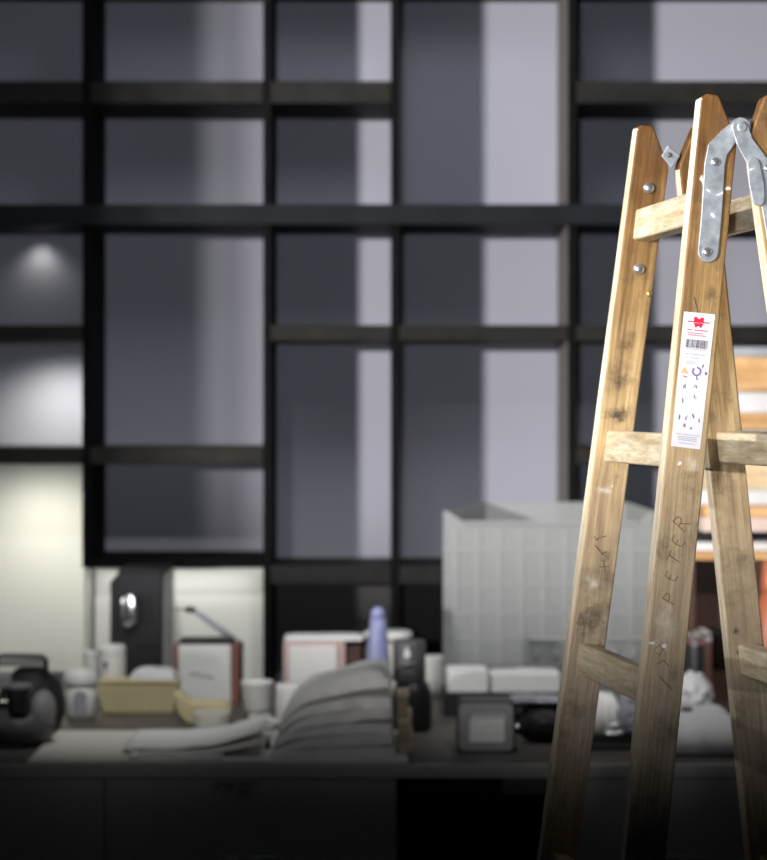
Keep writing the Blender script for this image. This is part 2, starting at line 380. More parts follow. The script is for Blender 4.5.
# ------------------------------------------------------------------ ladder
top_z = 2.066
def floor_pt(px, d): return Vector((X(px, d), d, 0))
DK, PL, BR = (.035, .028, .022), (.72, .68, .60), (.10, .055, .025)
_lad = ((.20, .115, .045), (.47, .315, .13), (.62, .455, .215))
MARKS = {  # local x, z along the rail, radii, strength
    'far_left': [(.0, -.355, .03, .02, .5, DK), (-.004, -.40, .03, .022, .6, DK), (.0, -.685, .030, .035, .8, DK), (.0, -.30, .026, .03, .5, BR), (.004, -.395, .028, .02, .55, DK), (.01, -.595, .016, .02, .5, DK), (-.008, -.505, .018, .012, .6, PL), (-.005, -.635, .02, .014, .5, PL), (.0, -.03, .028, .05, .5, BR), (.015, -.12, .008, .03, .5, DK)],
    'near_left': [(.0, -.03, .03, .06, .6, BR), (.012, -.25, .012, .02, .5, DK), (-.02, -.20, .010, .02, .4, BR), (.01, -.46, .016, .02, .35, PL), (-.005, -.66, .024, .05, .3, PL), (-.018, -.335, .008, .05, .35, BR), (.012, -.72, .014, .03, .3, DK)],
    'far_right': [(.0, -.26, .03, .02, .6, DK), (.0, -.06, .03, .06, .6, BR), (-.015, -.40, .012, .03, .4, DK), (-.012, -.70, .008, .008, .9, DK), (-.010, -.73, .008, .009, .9, DK), (.01, -.60, .026, .03, .35, DK)],
    'near_right': [(.0, -.03, .03, .06, .6, BR), (.0, -.16, .03, .04, .5, BR)],
}
rails = {  # top point, bottom point, chamfer side
    'far_left':  (P(653.5, 127, 3.03), Vector((.111, 3.14, 0)), +1),
    'near_left': (P(718.5, 97, 2.74), Vector((.200, 2.66, 0)), +1),
    'far_right': (P(690.5, 127, 3.03), Vector((.650, 3.14, 0)), -1),
    'near_right': (P(759.5, 97, 2.74), Vector((.745, 2.66, 0)), -1),
}
lad = thing('stepladder', 'worn brown wooden double stepladder with pale rungs and steel hinges', 'ladder', (.43, 2.9, 0))
RW, RT = .052, .026
frames = {}
raxis = (rails['near_left'][0]-rails['far_left'][0]).normalized()
railo = {}
for k, (t, b, s) in rails.items():
    zax = (t-b).normalized(); yax = (-raxis-zax*zax.dot(-raxis)).normalized()   # local +Y away from camera
    xax = yax.cross(zax)
    Mx = Matrix((xax, yax, zax)).transposed().to_4x4(); Mx.translation = t
    frames[k] = Mx
    L_ = (t-b).length; h = RW/2
    if s > 0: poly = [(-h, -L_), (-h, -.006), (-h+.006, -.001), (-h+.008, 0), (-.006, 0), (-.002, -.002), (h-.002, -.050), (h, -.057), (h, -L_)]
    else: poly = [(-h, -L_), (-h, -.057), (-h+.002, -.050), (.002, -.002), (.006, 0), (h-.008, 0), (h-.006, -.001), (h, -.006), (h, -L_)]
    bm = prism(B(), poly, -RT/2, RT/2)
    bm.normal_update()
    for f in bm.faces:
        n = f.normal
        if abs(n.y) < .5 and abs(n.x) > .5 and max(v.co.z for v in f.verts)-min(v.co.z for v in f.verts) > .5: f.material_index = 1
    bm.faces.ensure_lookup_table()
    railo[k] = obj('rail', bm, [wood('worn_brown_wood', _lad, (75, 75, 3.2), dirt=.85, pale=.8, varnish_haze=True, marks=[q[:4]+(min(1, q[4]*1.4), q[5]) for q in MARKS[k]]), M['edge']], lad, Mx=Mx, bevel=.0028)
def at_z(k, z):
    t, b, s = rails[k]; f = (t.z-z)/(t.z-b.z); return t+(b-t)*f
# rungs
rung_z = [Z(226, 3.03), Z(446.5, 3.06), Z(657, 3.08)]
st = rung_z[1]-rung_z[2]
while rung_z[-1]-st > .15: rung_z.append(rung_z[-1]-st)
for side in ('left', 'right'):
    for i, z in enumerate(rung_z):
        a, b = at_z('far_'+side, z), at_z('near_'+side, z)
        ya = (a-b).normalized(); zup = frames['far_'+side].col[2].to_3d(); za = (zup-ya*zup.dot(ya)).normalized(); xa = ya.cross(za)
        Mx = Matrix((xa, ya, za)).transposed().to_4x4(); Mx.translation = (a+b)/2
        L_ = (a-b).length/2-RT/2+.002
        obj('rung', bx(-.0125, .0125, -L_, L_, -.0215, .0215), M['rung'], lad, Mx=Mx, bevel=.004)
# near hinge: a leaf on each near rail, meeting at a pivot; far hinge likewise, smaller
def in_rail(k, px, py, lift):
    """point on the rail's camera-side face under that pixel, in the rail's local x,z"""
    Mx = frames[k]; o = Vector((0, 0, CAMZ)); d = P(px, py, 1.)-o
    c = Mx @ Vector((0, -RT/2-lift, 0)); n = Mx.col[1].to_3d()
    q = o+d*((c-o).dot(n)/d.dot(n)); return Mx.inverted() @ q
fy = -RT/2
k = 'near_left'; Mx = frames[k]
def strip_poly(k, pts, half):
    """outline of a band following pixel points on a rail face, round at both ends"""
    c = [Vector((in_rail(k, *p, 0).x, in_rail(k, *p, 0).z)) for p in pts]
    Lp, Rp = [], []
    for i, p in enumerate(c):
        t = (c[min(i+1, len(c)-1)]-c[max(i-1, 0)]).normalized(); n = Vector((-t.y, t.x)); h = half[i] if isinstance(half, list) else half
        Lp.append(p+n*h); Rp.append(p-n*h)
    t = (c[-1]-c[-2]).normalized(); a0 = math.atan2(t.y, t.x); h = half[-1] if isinstance(half, list) else half
    endc = [c[-1]+Vector((math.cos(a0+f), math.sin(a0+f)))*h for f in [math.pi/2-math.pi*q/8 for q in range(1, 8)]]
    t = (c[0]-c[1]).normalized(); a0 = math.atan2(t.y, t.x); h = half[0] if isinstance(half, list) else half
    st_ = [c[0]+Vector((math.cos(a0+f), math.sin(a0+f)))*h for f in [math.pi/2-math.pi*q/8 for q in range(1, 8)]]
    return [(p.x, p.y) for p in Lp+endc+Rp[::-1]+st_]
pl = strip_poly(k, [(740, 128), (728, 137), (717, 150), (714, 165), (712.5, 190), (710.5, 220), (707.5, 252)], [.012, .0115, .0135, .013, .013, .013, .013])
leaf = obj('hinge_leaf', prism(B(), pl, fy-.0035, fy), M['steel'], lad, Mx=Mx, bevel=.0008)
def bolt(k, px, py, r, parent, m='bolt', lift=.0035, h=.004):
    p = in_rail(k, px, py, lift)
    return obj('bolt', lathe(B(), [(r, 0), (r, -h*.3), (r*.8, -h*.75), (r*.45, -h)], (p.x, fy-lift, p.z), 20, 'Y'), M[m], parent, Mx=frames[k], smooth=True)
for px, py in ((715.5, 162), (707, 252)): bolt(k, px, py, .006, leaf, h=.003)
k = 'near_right'
pl = strip_poly(k, [(740, 129), (744, 142), (754, 158), (764, 172), (770, 200), (776, 235), (780, 262)], [.0105, .0105, .0125, .013, .013, .013, .013])
leaf2 = obj('hinge_leaf', prism(B(), pl, fy-.0035, fy), M['steel'], lad, Mx=frames[k], bevel=.0008)
bolt(k, 772, 215, .006, leaf2, h=.003); bolt(k, 767, 168, .005, leaf2, h=.003)
lobe = strip_poly(k, [(752, 165), (755, 185), (757, 200)], [.008, .0095, .008])
obj('hinge_stop', prism(B(), lobe, fy-.007, fy-.0036), M['steel'], leaf2, Mx=frames[k], bevel=.0008)
k = 'near_left'; p = in_rail(k, 740, 128, .004)
piv = obj('hinge_pivot', lathe(B(), [(.0125, .004), (.0125, -.0045), (.0115, -.0055), (.0085, -.0055), (.0085, -.0045), (.0065, -.0045), (.0065, -.0085), (.005, -.0095), (.0015, -.0095), (.0015, -.007)], (p.x, fy-.0045, p.z), 28, 'Y'), M['steel'], lad, Mx=frames[k])
k = 'far_left'
q = [in_rail(k, *c, 0) for c in ((661, 156), (667.5, 145), (680, 156), (671, 168.5))]
obj('hinge_leaf', prism(B(), [(c.x, c.z) for c in q], fy-.003, fy), M['steel'], lad, Mx=frames[k], bevel=.002)
bolt(k, 669, 155, .0035, lad, m='dgrey', lift=.003, h=.003)
for px, py in ((648.5, 188), (638.5, 269)): bolt(k, px, py, .0078, lad, lift=0, h=.0055)
bolt(k, 649.5, 294, .004, lad, m='brass', lift=0, h=.002)
bolt('far_right', 729, 458, .005, lad, m='dgrey', lift=0, h=.002)

# sticker on the near left rail
k = 'near_left'; Mx = frames[k]
tl, tr, br, bl = [in_rail(k, *c, 0) for c in ((684, 311.5), (715, 314.5), (700, 449.5), (671, 446))]
def sk(u, v): 
    a = tl.lerp(tr, u); b = bl.lerp(br, u); p = a.lerp(b, v); return (p.x, p.z)
stk = obj('sticker', prism(B(), [sk(0, 0), sk(1, 0), sk(1, 1), sk(0, 1)], fy-.0006, fy+.0002), M['label'], railo[k], Mx=Mx)
stk['label'] = 'white printed sticker with red logo'
def spoly(bm, pts): prism(bm, [sk(*p) for p in pts], fy-.00085, fy-.0005)
def srect(bm, u0, u1, v0, v1): spoly(bm, [(u0, v0), (u1, v0), (u1, v1), (u0, v1)])
# red emblem: an M over a W, a dash on either side
bm = B(); c0, c1 = .34, .66
spoly(bm, [(c0, .060), (c0, .034), (c0+.07, .030), (.5, .046), (.5, .066)])
spoly(bm, [(.5, .066), (.5, .046), (c1-.07, .030), (c1, .034), (c1, .060)])
spoly(bm, [(c0, .060), (.5, .066), (c1, .060), (c1, .074), (c0, .074)])
spoly(bm, [(c0, .076), (.5, .076), (.5, .096), (c0+.08, .112), (c0+.05, .104)])
spoly(bm, [(.5, .076), (c1, .076), (c1-.05, .104), (c1-.08, .112), (.5, .096)])
srect(bm, .15, .34, .064, .073); srect(bm, .66, .86, .064, .073)
obj('logo', bm, M['red'], stk, Mx=Mx)
bm = B()
for i in range(9):
    if i != 2: srect(bm, .16+i*.075, .16+i*.075+.06, .125, .133)
obj('red_text', bm, M['red'], stk, Mx=Mx)
bm = B()
for v, u0, u1 in ((.148, .18, .66), (.164, .18, .74)):
    u = u0
    while u < u1: w = random.uniform(.03, .07); srect(bm, u, u+w, v, v+.008); u += w+.015
obj('pale_text', bm, M['redpale'], stk, Mx=Mx)
bm = B(); u = .16
while u < .86:
    w = random.choice((.008, .014, .022)); srect(bm, u, u+w, .20, .262); u += w+random.choice((.008, .012, .02))
obj('barcode', bm, M['ink'], stk, Mx=Mx)
bm = B()
for v, u0, u1 in ((.268, .16, .84), (.305, .15, .82), (.332, .36, .62), (.362, .22, .55), (.376, .22, .5), (.90, .1, .95), (.918, .2, .85), (.93, .2, .82), (.942, .22, .86), (.965, .25, .8)):
    u = u0
    while u < u1: w = random.uniform(.02, .06); srect(bm, u, min(u+w, u1), v, v+.0065); u += w+.014
obj('small_lettering', bm, M['inkpale'], stk, Mx=Mx)
bm = B(); spoly(bm, [(.2, .405), (.34, .455), (.06, .455)]); obj('warning_triangle', bm, M['ochre'], stk, Mx=Mx)
bm = B()
for i in range(16):
    a0, a1 = 2*math.pi*i/16, 2*math.pi*(i+1)/16
    def rp(a, r): return (.60+r*math.cos(a), .432+r*.225*math.sin(a))
    if i not in (10, 11): spoly(bm, [rp(a0, .10), rp(a1, .10), rp(a1, .16), rp(a0, .16)])
obj('round_mark', bm, M['violet'], stk, Mx=Mx)
bm = B(); spoly(bm, [(.12, .472), (.3, .476), (.3, .484), (.2, .481)]); obj('red_dash', bm, M['red'], stk, Mx=Mx)
bm = B()
for u, v in ((.62, .480), (.24, .545), (.60, .545), (.62, .615), (.2, .655), (.18, .78), (.42, .775), (.64, .765), (.86, .785), (.36, .84), (.62, .85), (.78, .39), (.9, .44)):
    for q in range(3):
        a, b_ = u+random.uniform(-.04, .04), v+random.uniform(-.012, .012); s_ = random.uniform(.012, .03)
        spoly(bm, [(a, b_-s_*.5), (a+s_, b_), (a+.3*s_, b_+s_*.6), (a-.01, b_+.2*s_)])
obj('pictograms', bm, M['ink'], stk, Mx=Mx)

# handwriting in pencil running up the near left rail, faint scrawl below
bm = B()
def stroke(pts, r=.0007):
    q = [in_rail('near_left', *p, 0) for p in pts]
    tube(bm, [(p.x, fy-.0001, p.z) for p in q], r, 5)
G = {'P': [[(0, 0), (0, 1)], [(0, 1), (.45, .95), (.55, .75), (.4, .55), (0, .5)]], 'E': [[(.55, 1), (.1, .95), (0, .5), (.1, .05), (.55, 0)], [(.02, .52), (.4, .55)]],
     'T': [[(-.1, .95), (.65, 1)], [(.3, .97), (.22, 0)]], 'R': [[(0, 0), (.05, 1)], [(.05, 1), (.5, .95), (.55, .72), (.35, .55), (.03, .5)], [(.25, .52), (.65, -.05)]]}
for ch_, gx, gy, gs, ga in (('P', 670, 598, 13, 62), ('E', 671, 576, 12, 62), ('T', 674, 558, 13, 60), ('E', 678, 541, 13, 56), ('R', 681, 523, 15, 52)):
    ca, sa = math.cos(math.radians(ga)), math.sin(math.radians(ga))
    for st_ in G[ch_]:
        stroke([(gx+gs*((a-.3)*ca-(b_-.5)*sa), gy-gs*((a-.3)*sa+(b_-.5)*ca)) for a, b_ in st_], .0006)
stroke([(655, 648), (660, 645), (663, 650), (659, 655), (655, 652)], .0006); stroke([(657, 664), (664, 660), (668, 666)], .0006); stroke([(659, 676), (672, 690)], .0006)
stroke([(693, 297), (694.5, 303), (697, 312)], .0013)
obj('pencil_lettering', bm, M['pencil'], railo['near_left'], Mx=frames['near_left'])
bm = B()
for pts in ([(595, 545), (603, 555)], [(601, 553), (607, 552)], [(599, 567), (609, 566)], [(603, 560), (605, 572)], [(594, 536), (596, 540), (600, 537)], [(602, 537), (606, 536)]):
    q = [in_rail('far_left', *p, 0) for p in pts]; tube(bm, [(p.x, fy-.0001, p.z) for p in q], .0008, 5)
obj('pencil_lettering', bm, M['pencil'], railo['far_left'], Mx=frames['far_left'])

# ------------------------------------------------------------------ things on the worktop
e = .0005
def pbox(px0, px1, py0, py1, d, dep, z0=None, **k):
    """a box whose front face covers those pixels at depth d"""
    return bx(X(px0, d), X(px1, d), d, d+dep, Z(py1, d) if z0 is None else z0, Z(py0, d), **k)

# coffee machine
d = 5.88
cm = thing('coffee_machine', 'tall black coffee machine with a chrome spout standing before the white niche', 'coffee machine', (X(137, d), d+.1, W))
x0, x1 = X(110, d), X(162, d); zt = Z(573, d)
obj('body', prism(B(), [(x0, W+.03), (x1, W+.03), (x1, zt), (x0+.022, zt), (x0, zt-.024)], d, d+.24), M['machine'], cm, bevel=.004)
obj('lid', bx(x0+.02, x1+.006, d-.004, d+.235, zt, zt+.008), M['blackm'], cm, bevel=.002)
obj('side_panel', bx(x1+.0005, x1+.012, d+.02, d+.22, W+.03, zt-.004), M['greyp'], cm, bevel=.002)
obj('drip_tray', bx(x0-.003, x1+.003, d-.07, d+.2, W+e, W+.029), M['blackm'], cm, bevel=.004)
cxp, czp = X(128.5, d-.03), Z(611, d-.03)
sp = obj('spout', prism(B(), [(cxp+a, czp+b) for a, b in capsule(.024, .021)], d-.035, d), M['chrome'], cm, bevel=.007, smooth=True)
obj('outlet', lathe(B(), [(.005, -.012), (.006, 0)], (cxp, d-.018, czp-.045)), M['blackm'], sp)
obj('recess_plate', prism(B(), [(X(147, d)+a, czp+b) for a, b in capsule(.028, .012)], d-.003, d-.0002), M['blackp'], cm, bevel=.001)

# white canisters behind the tray
def canister(px0, px1, py0, d, label, mark=False):
    r = (X(px1, d)-X(px0, d))/2; x = X((px0+px1)/2, d); h = Z(py0, d)-W
    c = thing('canister', label, 'canister', (x, d, W), 'white canisters behind the yellow tray')
    obj('body', lathe(B(), [(r*.9, e), (r*.97, .006), (r, .02), (r, h*.8), (r*.98, h*.83)], (x, d, W)), M['white'], c, smooth=True)
    obj('lid', lathe(B(), [(r*.98, h*.83), (r, h*.85), (r*.99, h*.96), (r*.9, h), (r*.2, h)], (x, d, W)), M['white'], c, smooth=True)
    if mark: 
        obj('mark', prism(B(), [(x-r*.35+a*.5, W+h*.7+b*.4) for a, b in capsule(.012, .012)], d-r*.985, d-r*.9), M['ink'], c)
canister(98, 126, 645, 5.755, 'white canister with a dark mark beside the black coffee machine', True)
canister(83, 98, 651, 5.88, 'plain narrow white canister behind the lidded white tub')

# lidded white tub
d = 5.53; r = X(82, d)-X(65.5, d)-.001
tb = thing('tub', 'white lidded plastic tub next to the black camera gear', 'tub', (X(80, d), d, W))
h = Z(669, d)-W
obj('body', lathe(B(), [(r*.78, e), (r*.92, .008), (r*.95, h*.35), (r*.93, h*.72)], (X(80.5, d), d, W), 32), M['white'], tb, smooth=True)
obj('lid', lathe(B(), [(r*1.06, h*.70), (r*1.1, h*.73), (r*1.08, h*.86), (r*.9, h*.97), (r*.4, h), (.002, h)], (X(80.5, d), d, W), 32), M['white'], tb, smooth=True)
obj('sticker', prism(B(), [(X(82, d)+a*.9, W+h*.34+b*.8) for a, b in capsule(.022, .018)], d-r*.965, d-r*.8), M['film'], tb)

# yellow tray with a white pack on it
d = 5.62
ty = thing('tray', 'pale yellow plastic tray holding a white pack, beside the white tub', 'tray', (X(137, d), d+.12, W))
bm = B(); x0, x1, h = X(97, d), X(179, d), Z(681, d)-W
box(bm, x0, x1, d-.02, d+.095, W+e, W+h, taper=.014)
bm.normal_update()
for f in [f for f in bm.faces if f.normal.z > .9]:
    r_ = bmesh.ops.inset_region(bm, faces=[f], thickness=.006); bmesh.ops.translate(bm, verts=f.verts, vec=(0, 0, -h*.35))
obj('shell', bm, M['yellow'], ty, bevel=.003)
obj('rim', prism(B(), [(x0-.004, W+h-.002), (x1+.004, W+h-.002), (x1+.004, W+h+.005), (x0-.004, W+h+.005)], d-.024, d-.014), M['yellow'], ty, bevel=.001)
tag(obj('cloth', soft(B(), X(130, d), X(175, d), d-.005, d+.08, W+h*.68, Z(668, d+.03), .005, 4), M['cloth'], smooth=True),
    'white folded cloth heaped in the yellow tray', 'cloth')

# white fronted box and the desk lamp behind it
d = 5.75
sb = thing('box', 'white fronted box with red-brown sides beside the desk lamp', 'box', (X(206, d), d+.05, W))
obj('panel', pbox(178, 231, 645, 706, d, .018, z0=W+e), M['white'], sb, bevel=.006)
obj('body', bx(X(173, d), X(238, d), d+.019, d+.12, W+e, Z(646, d)), M['rust'], sb, bevel=.003)
obj('cover', bx(X(179, d), X(232, d), d+.019, d+.1, Z(645.5, d), Z(640.5, d)), M['blackm'], sb, bevel=.002)
bm = B()
for a, b_, c_ in ((190, 198, 673), (199, 206, 675), (207, 213, 676)): box(bm, X(a, d), X(b_, d), d-.0006, d, Z(c_+2.2, d), Z(c_, d))
obj('faint_print', bm, M['inkpale'], sb)
d = 5.93
dl = thing('desk_lamp', 'jointed desk lamp with a black post and pale arm behind the white box', 'lamp', (X(240, d), d, W))
obj('base', lathe(B(), [(.05, e), (.05, .010), (.03, .016), (.002, .016)], (X(240, d), d+.03, W)), M['blackp'], dl)
obj('post', bx(X(235.5, d), X(243, d), d-.008, d+.012, W+.014, Z(641, d)), M['blackp'], dl, bevel=.004)
ar = obj('arm', tube(B(), [P(237, 644, d-.015), P(221, 630, d-.015), P(192, 609.5, d-.015)], [.010, .009, .006], 12), M['film'], dl, smooth=True)
obj('joint', lathe(B(), [(.002, -.014), (.010, -.012), (.010, .012), (.002, .014)], P(238, 645, d-.015), 20, 'Y'), M['blackp'], ar)
hd = obj('head', blob(B(), P(190, 609.5, d-.015), (.016, .012, .009), 0, sub=3), M['brown'], dl, smooth=True)
obj('light_bar', tube(B(), [P(189, 609, d-.015), P(171, 609, d-.015)], .003), M['greyp'], hd)

# yellow bowl-like tape dispenser
d = 5.42
yb = thing('tape_dispenser', 'pale yellow tape dispenser lying in front of the white box', 'tape dispenser', (X(203, d), d, W))
obj('body', prism(B(), [(X(173, d), Z(693, d)), (X(180, d), Z(694, d)), (X(190, d), Z(702, d)), (X(226, d), Z(703, d)), (X(231, d), Z(709, d)), (X(230, d), W+e), (X(186, d), W+e), (X(177, d), Z(713, d))], d, d+.07), M['yellow'], yb, bevel=.006)
bm = lathe(B(), [(.028, .002), (.043, .002), (.044, .006), (.044, .034), (.043, .037), (.034, .037), (.032, .034), (.030, .006)], (X(213, d), d-.05, W), 32)
obj('tape_roll', bm, M['paper2'], yb, smooth=False)
obj('roll_core', lathe(B(), [(.001, .001), (.0275, .001), (.0275, .030), (.001, .030)], (X(213, d), d-.05, W), 32), M['dgrey'], yb)

# white cup, paper roll and cable
def cup(px0, px1, py0, d, label, name='cup', m='white', flare=1.):
    r = (X(px1, d)-X(px0, d))/2; x = X((px0+px1)/2, d); h = Z(py0, d)-W
    return tag(obj(name, lathe(B(), [(r*.72*flare, e), (r*.86*flare, h*.3), (r, h*.92), (r*1.03, h*.95), (r*1.02, h), (r*.93, h), (r*.82, h*.35), (.002, h*.2)], (x, d, W), 32), M[m], smooth=True), label, 'cup')
cup(241, 273, 681, 5.55, 'white cup at the foot of the dark upright beside the cable')
d = 5.28; pts = []
for k_ in range(40):
    a = k_/39*2.6*math.pi; pts.append((X(262, d)+.034*math.cos(a)+k_*.0004, d+.03*math.sin(a), W+.006+.016*(1+math.sin(a*.5))))
tag(obj('cable', tube(B(), pts, .005, 8), M['white'], smooth=True), 'short loop of white cable in front of the white cup', 'cable')
d = 5.40; r = X(309, d)-X(292, d)
tag(obj('paper_roll', lathe(B(), [(.015, e), (r, e), (r*1.02, .01), (r*1.02, Z(684, d)-W-.006), (r, Z(684, d)-W), (.015, Z(684, d)-W)], (X(293, d), d, W), 32), M['paper'], smooth=True),
    'white paper roll standing behind the pile of folded bags', 'paper roll')

# pink sided box with a white pad on top, and the jar
d = 5.80
pb = thing('box', 'white box with pink edges and a dark side under a white pad', 'box', (X(320, d), d+.08, W))
obj('panel', pbox(289, 337, 646, 700, d, .012, z0=W+e), M['white'], pb, bevel=.002)
obj('body', bx(X(283, d), X(345, d), d+.013, d+.15, W+e, Z(642, d)), M['pink'], pb, bevel=.003)
obj('side_flap', bx(X(345.3, d), X(361, d), d+.03, d+.15, W+e, Z(646, d)), M['brown'], pb, bevel=.002)
tag(obj('pad', soft(B(), X(284, d), X(364, d), d+.012, d+.13, Z(642, d)+.001, Z(637, d), .002, 9), M['paper'], smooth=True), 'white pad lying on the box with pink edges', 'pad')
d = 5.93
jr = thing('jar', 'squat white jar with a lid behind the blue bottle', 'jar', (X(387, d), d, W)); r = X(411, d)-X(388, d); h = Z(631, d)-W
obj('body', lathe(B(), [(r*.8, e), (r*.95, .01), (r, .03), (r, h*.8), (r*.85, h*.88)], (X(388, d), d, W), 32), M['paper2'], jr, smooth=True)
obj('lid', lathe(B(), [(r*.88, h*.88), (r*1.06, h*.885), (r*1.06, h*.97), (r*.95, h), (.002, h)], (X(388, d), d, W), 32), M['white'], jr, smooth=True)

# blue bottle
d = 5.55; x = X(378, d); h = Z(607, d)-W; R = lambda q: (X(378+q, d)-X(378, d))
bb = thing('bottle', 'blue cone-tipped squeeze bottle rising above the white clutter', 'bottle', (x, d, W))
obj('body', lathe(B(), [(R(14.5), e), (R(16), .006), (R(15.5), h*.12), (R(13.5), h*.36), (R(11), h*.6), (R(9), h*.78), (R(7.6), h*.9)], (x, d, W), 28), M['blue'], bb, smooth=True)
obj('nozzle', lathe(B(), [(R(7.6), h*.9), (R(7.0), h*.95), (R(5.6), h*.98), (R(3), h), (.0005, h)], (x, d, W), 28), M['blue'], bb, smooth=True)

# black bottle with droplet label
d = 5.32; x = X(412, d); h = Z(640, d)-W; R = lambda q: q/F*d
kb = thing('bottle', 'black bottle with a small white droplet on its dark label', 'bottle', (x, d, W))
obj('body', lathe(B(), [(R(17), e), (R(20), .008), (R(20), h*.42), (R(17), h*.50), (R(15), h*.54)], (x, d, W), 32), M['blackp'], kb, smooth=True)
obj('cap', lathe(B(), [(R(15), h*.54), (R(16.5), h*.56), (R(16.5), h*.97), (R(15), h), (.001, h)], (x-R(3), d, W), 32), M['dgrey'], kb, smooth=True)
xl, zl = X(407, d), Z(652, d); yl = d-R(16.9)
obj('droplet', prism(B(), [(xl, zl+.019), (xl+.006, zl+.003), (xl+.0075, zl-.004), (xl+.005, zl-.009), (xl, zl-.011), (xl-.005, zl-.009), (xl-.0075, zl-.004), (xl-.006, zl+.003)], yl, yl+.006), M['white'], kb)
bm = B(); lathe(bm, [(.0055, 0), (.0055, .006)], (xl, yl-.001, Z(661, d)), 16, 'Y')
for q in range(4): box(bm, xl-.013+q*.008, xl-.009+q*.008, yl, yl+.006, Z(671, d), Z(669, d))
for q in (-1, 1): box(bm, xl+q*.013-.003, xl+q*.013+.003, yl, yl+.007, Z(662, d), Z(660, d))
obj('print', bm, M['inkpale'], kb)

cup(423, 446, 656, 5.93, 'white paper cup between the black bottle and the milky crate', 'paper_cup', flare=1.2)

# ---- milky crate
d = 5.78
cr_ = thing('crate', 'large milky translucent plastic crate with moulded ribs behind the ladder', 'crate', (X(548, d), d+.12, W))
xa, xb = X(443, d), X(656, d); yb_ = d+.30; xc, xd = X(484, yb_), X(628, yb_)
zt, zc, zb = Z(523, d), Z(511, d), Z(502, yb_)
th = .006
obj('front_wall', prism(B(), [(xa, W+e), (xb, W+e), (xb, zc), (xb-.012, zc), (xb-.05, zt), (xa+.06, zt), (xa+.012, zc), (xa, zc)], d, d+th), M['milk'], cr_)
obj('back_wall', bx(xc, xd, yb_-th, yb_, W+e, zb), M['milk'], cr_)
def slab(bm, a, b, z0, za, zb2, t):
    v = [bm.verts.new(q) for q in ((a[0], a[1], z0), (b[0], b[1], z0), (b[0], b[1], zb2), (a[0], a[1], za))]
    u = [bm.verts.new(Vector(q.co)+Vector((t, 0, 0))) for q in v]
    bm.faces.new(v); bm.faces.new(u[::-1])
    for i in range(4): bm.faces.new([v[i], u[i], u[(i+1) % 4], v[(i+1) % 4]])
    return bm
obj('side_wall', slab(B(), (xa, d+th), (xc, yb_-th), W+e, zc, zb, th), M['milk'], cr_)
obj('side_wall', slab(B(), (xb-th, d+th), (xd-th, yb_-th), W+e, zc, zb, th), M['milk'], cr_)
bm = B()
for px in range(452, 655, 22): box(bm, X(px, d), X(px+6, d), d-.0025, d-.0005, Z(688, d), Z(530, d))
for py in (548, 582, 611, 636): box(bm, xa+.004, xb-.004, d-.003, d-.0005, Z(py+4, d), Z(py, d))
obj('ribs', bm, M['milkrib'], cr_)
obj('rim', bx(xa+.058, xb-.048, d-.008, d+.012, zt-.003, zt+.006), M['milkrib'], cr_, bevel=.002)
bm = B()
for a in ((526, 650, 637, 639.5), (526, 650, 664, 666), (526, 528.5, 637, 666), (648, 650, 637, 666)): box(bm, X(a[0], d), X(a[1], d), d-.008, d-.0062, Z(a[3], d), Z(a[2], d))
for px in (537, 556, 614, 634): box(bm, X(px-2.5, d), X(px+2.5, d), d-.008, d-.0062, Z(656, d), Z(648, d))
obj('label_holder', bm, M['greyp'], cr_)

# black case with white packs on it, in front of the crate
d = 5.55
bc = thing('case', 'low black case under white packs in front of the milky crate', 'case', (X(505, d), d+.08, W))
zc_ = Z(693, d)
obj('body', bx(X(444, d), X(567, d), d, d+.16, W+e, zc_-.014), M['blackp'], bc, bevel=.004)
lid = obj('lid', bx(X(443, d), X(568, d), d-.002, d+.162, zc_-.013, zc_), M['blackm'], bc, bevel=.003)
obj('latch', bx(X(500, d), X(512, d), d-.006, d-.002, zc_-.022, zc_-.006), M['dgrey'], lid)
tag(obj('packet', soft(B(), X(447, d), X(489, d), d+.02, d+.14, zc_+e, Z(671, d), .0015, 2, sag=.08, power=14.), M['paper']), 'white packet on the black case nearest the paper cup', 'packet', 'white packs on the black case')
tag(obj('packet', soft(B(), X(491, d), X(562, d), d+.02, d+.14, zc_+e, Z(674, d), .003, 5, sag=.12, power=12.), M['paper']), 'wider white packet on the black case behind the work lamp', 'packet', 'white packs on the black case')

# boxy lamp with pale lens
d = 4.96
wl = thing('work_lamp', 'black box-shaped work lamp with grey frame and white square lens', 'lamp', (X(487, d), d+.05, W))
x0, x1, z0, z1 = X(459, d), X(513, d), W+.006, Z(704, d)
obj('housing', prism(B(), rrect(x0-.003, x1+.006, z0-.002, z1+.004, .012), d+.012, d+.11), M['blackp'], wl, bevel=.004)
bm = B(); oq, iq = rrect(x0, x1, z0, z1, .012), rrect(X(469, d), X(505, d), Z(742, d), Z(714, d), .004)
n_ = len(oq); vs = [[bm.verts.new((q[0], y, q[1])) for q in pth] for pth, y in ((oq, d), (iq, d), (iq, d+.010), (oq, d+.012))]
for a in range(4):
    A_, B_ = vs[a], vs[(a+1) % 4]
    for i in range(n_): bm.faces.new([A_[i], A_[(i+1) % n_], B_[(i+1) % n_], B_[i]])
obj('frame', bm, M['greyp'], wl)
obj('lens', bx(X(468.5, d), X(505.5, d), d+.006, d+.0115, Z(742.5, d), Z(713.5, d)), M['white'], wl)
obj('knob', lathe(B(), [(.010, 0), (.011, .004), (.011, .014), (.008, .018)], (x1+.006, d+.05, Z(716, d)), 20, 'X'), M['blackm'], wl)
obj('knob', lathe(B(), [(.005, 0), (.006, .01)], (x1+.006, d+.04, Z(729, d)), 16, 'X'), M['bolt'], wl)
obj('foot', bx(x0+.03, x1+.012, d+.02, d+.1, W+e, W+.007), M['blackm'], wl)

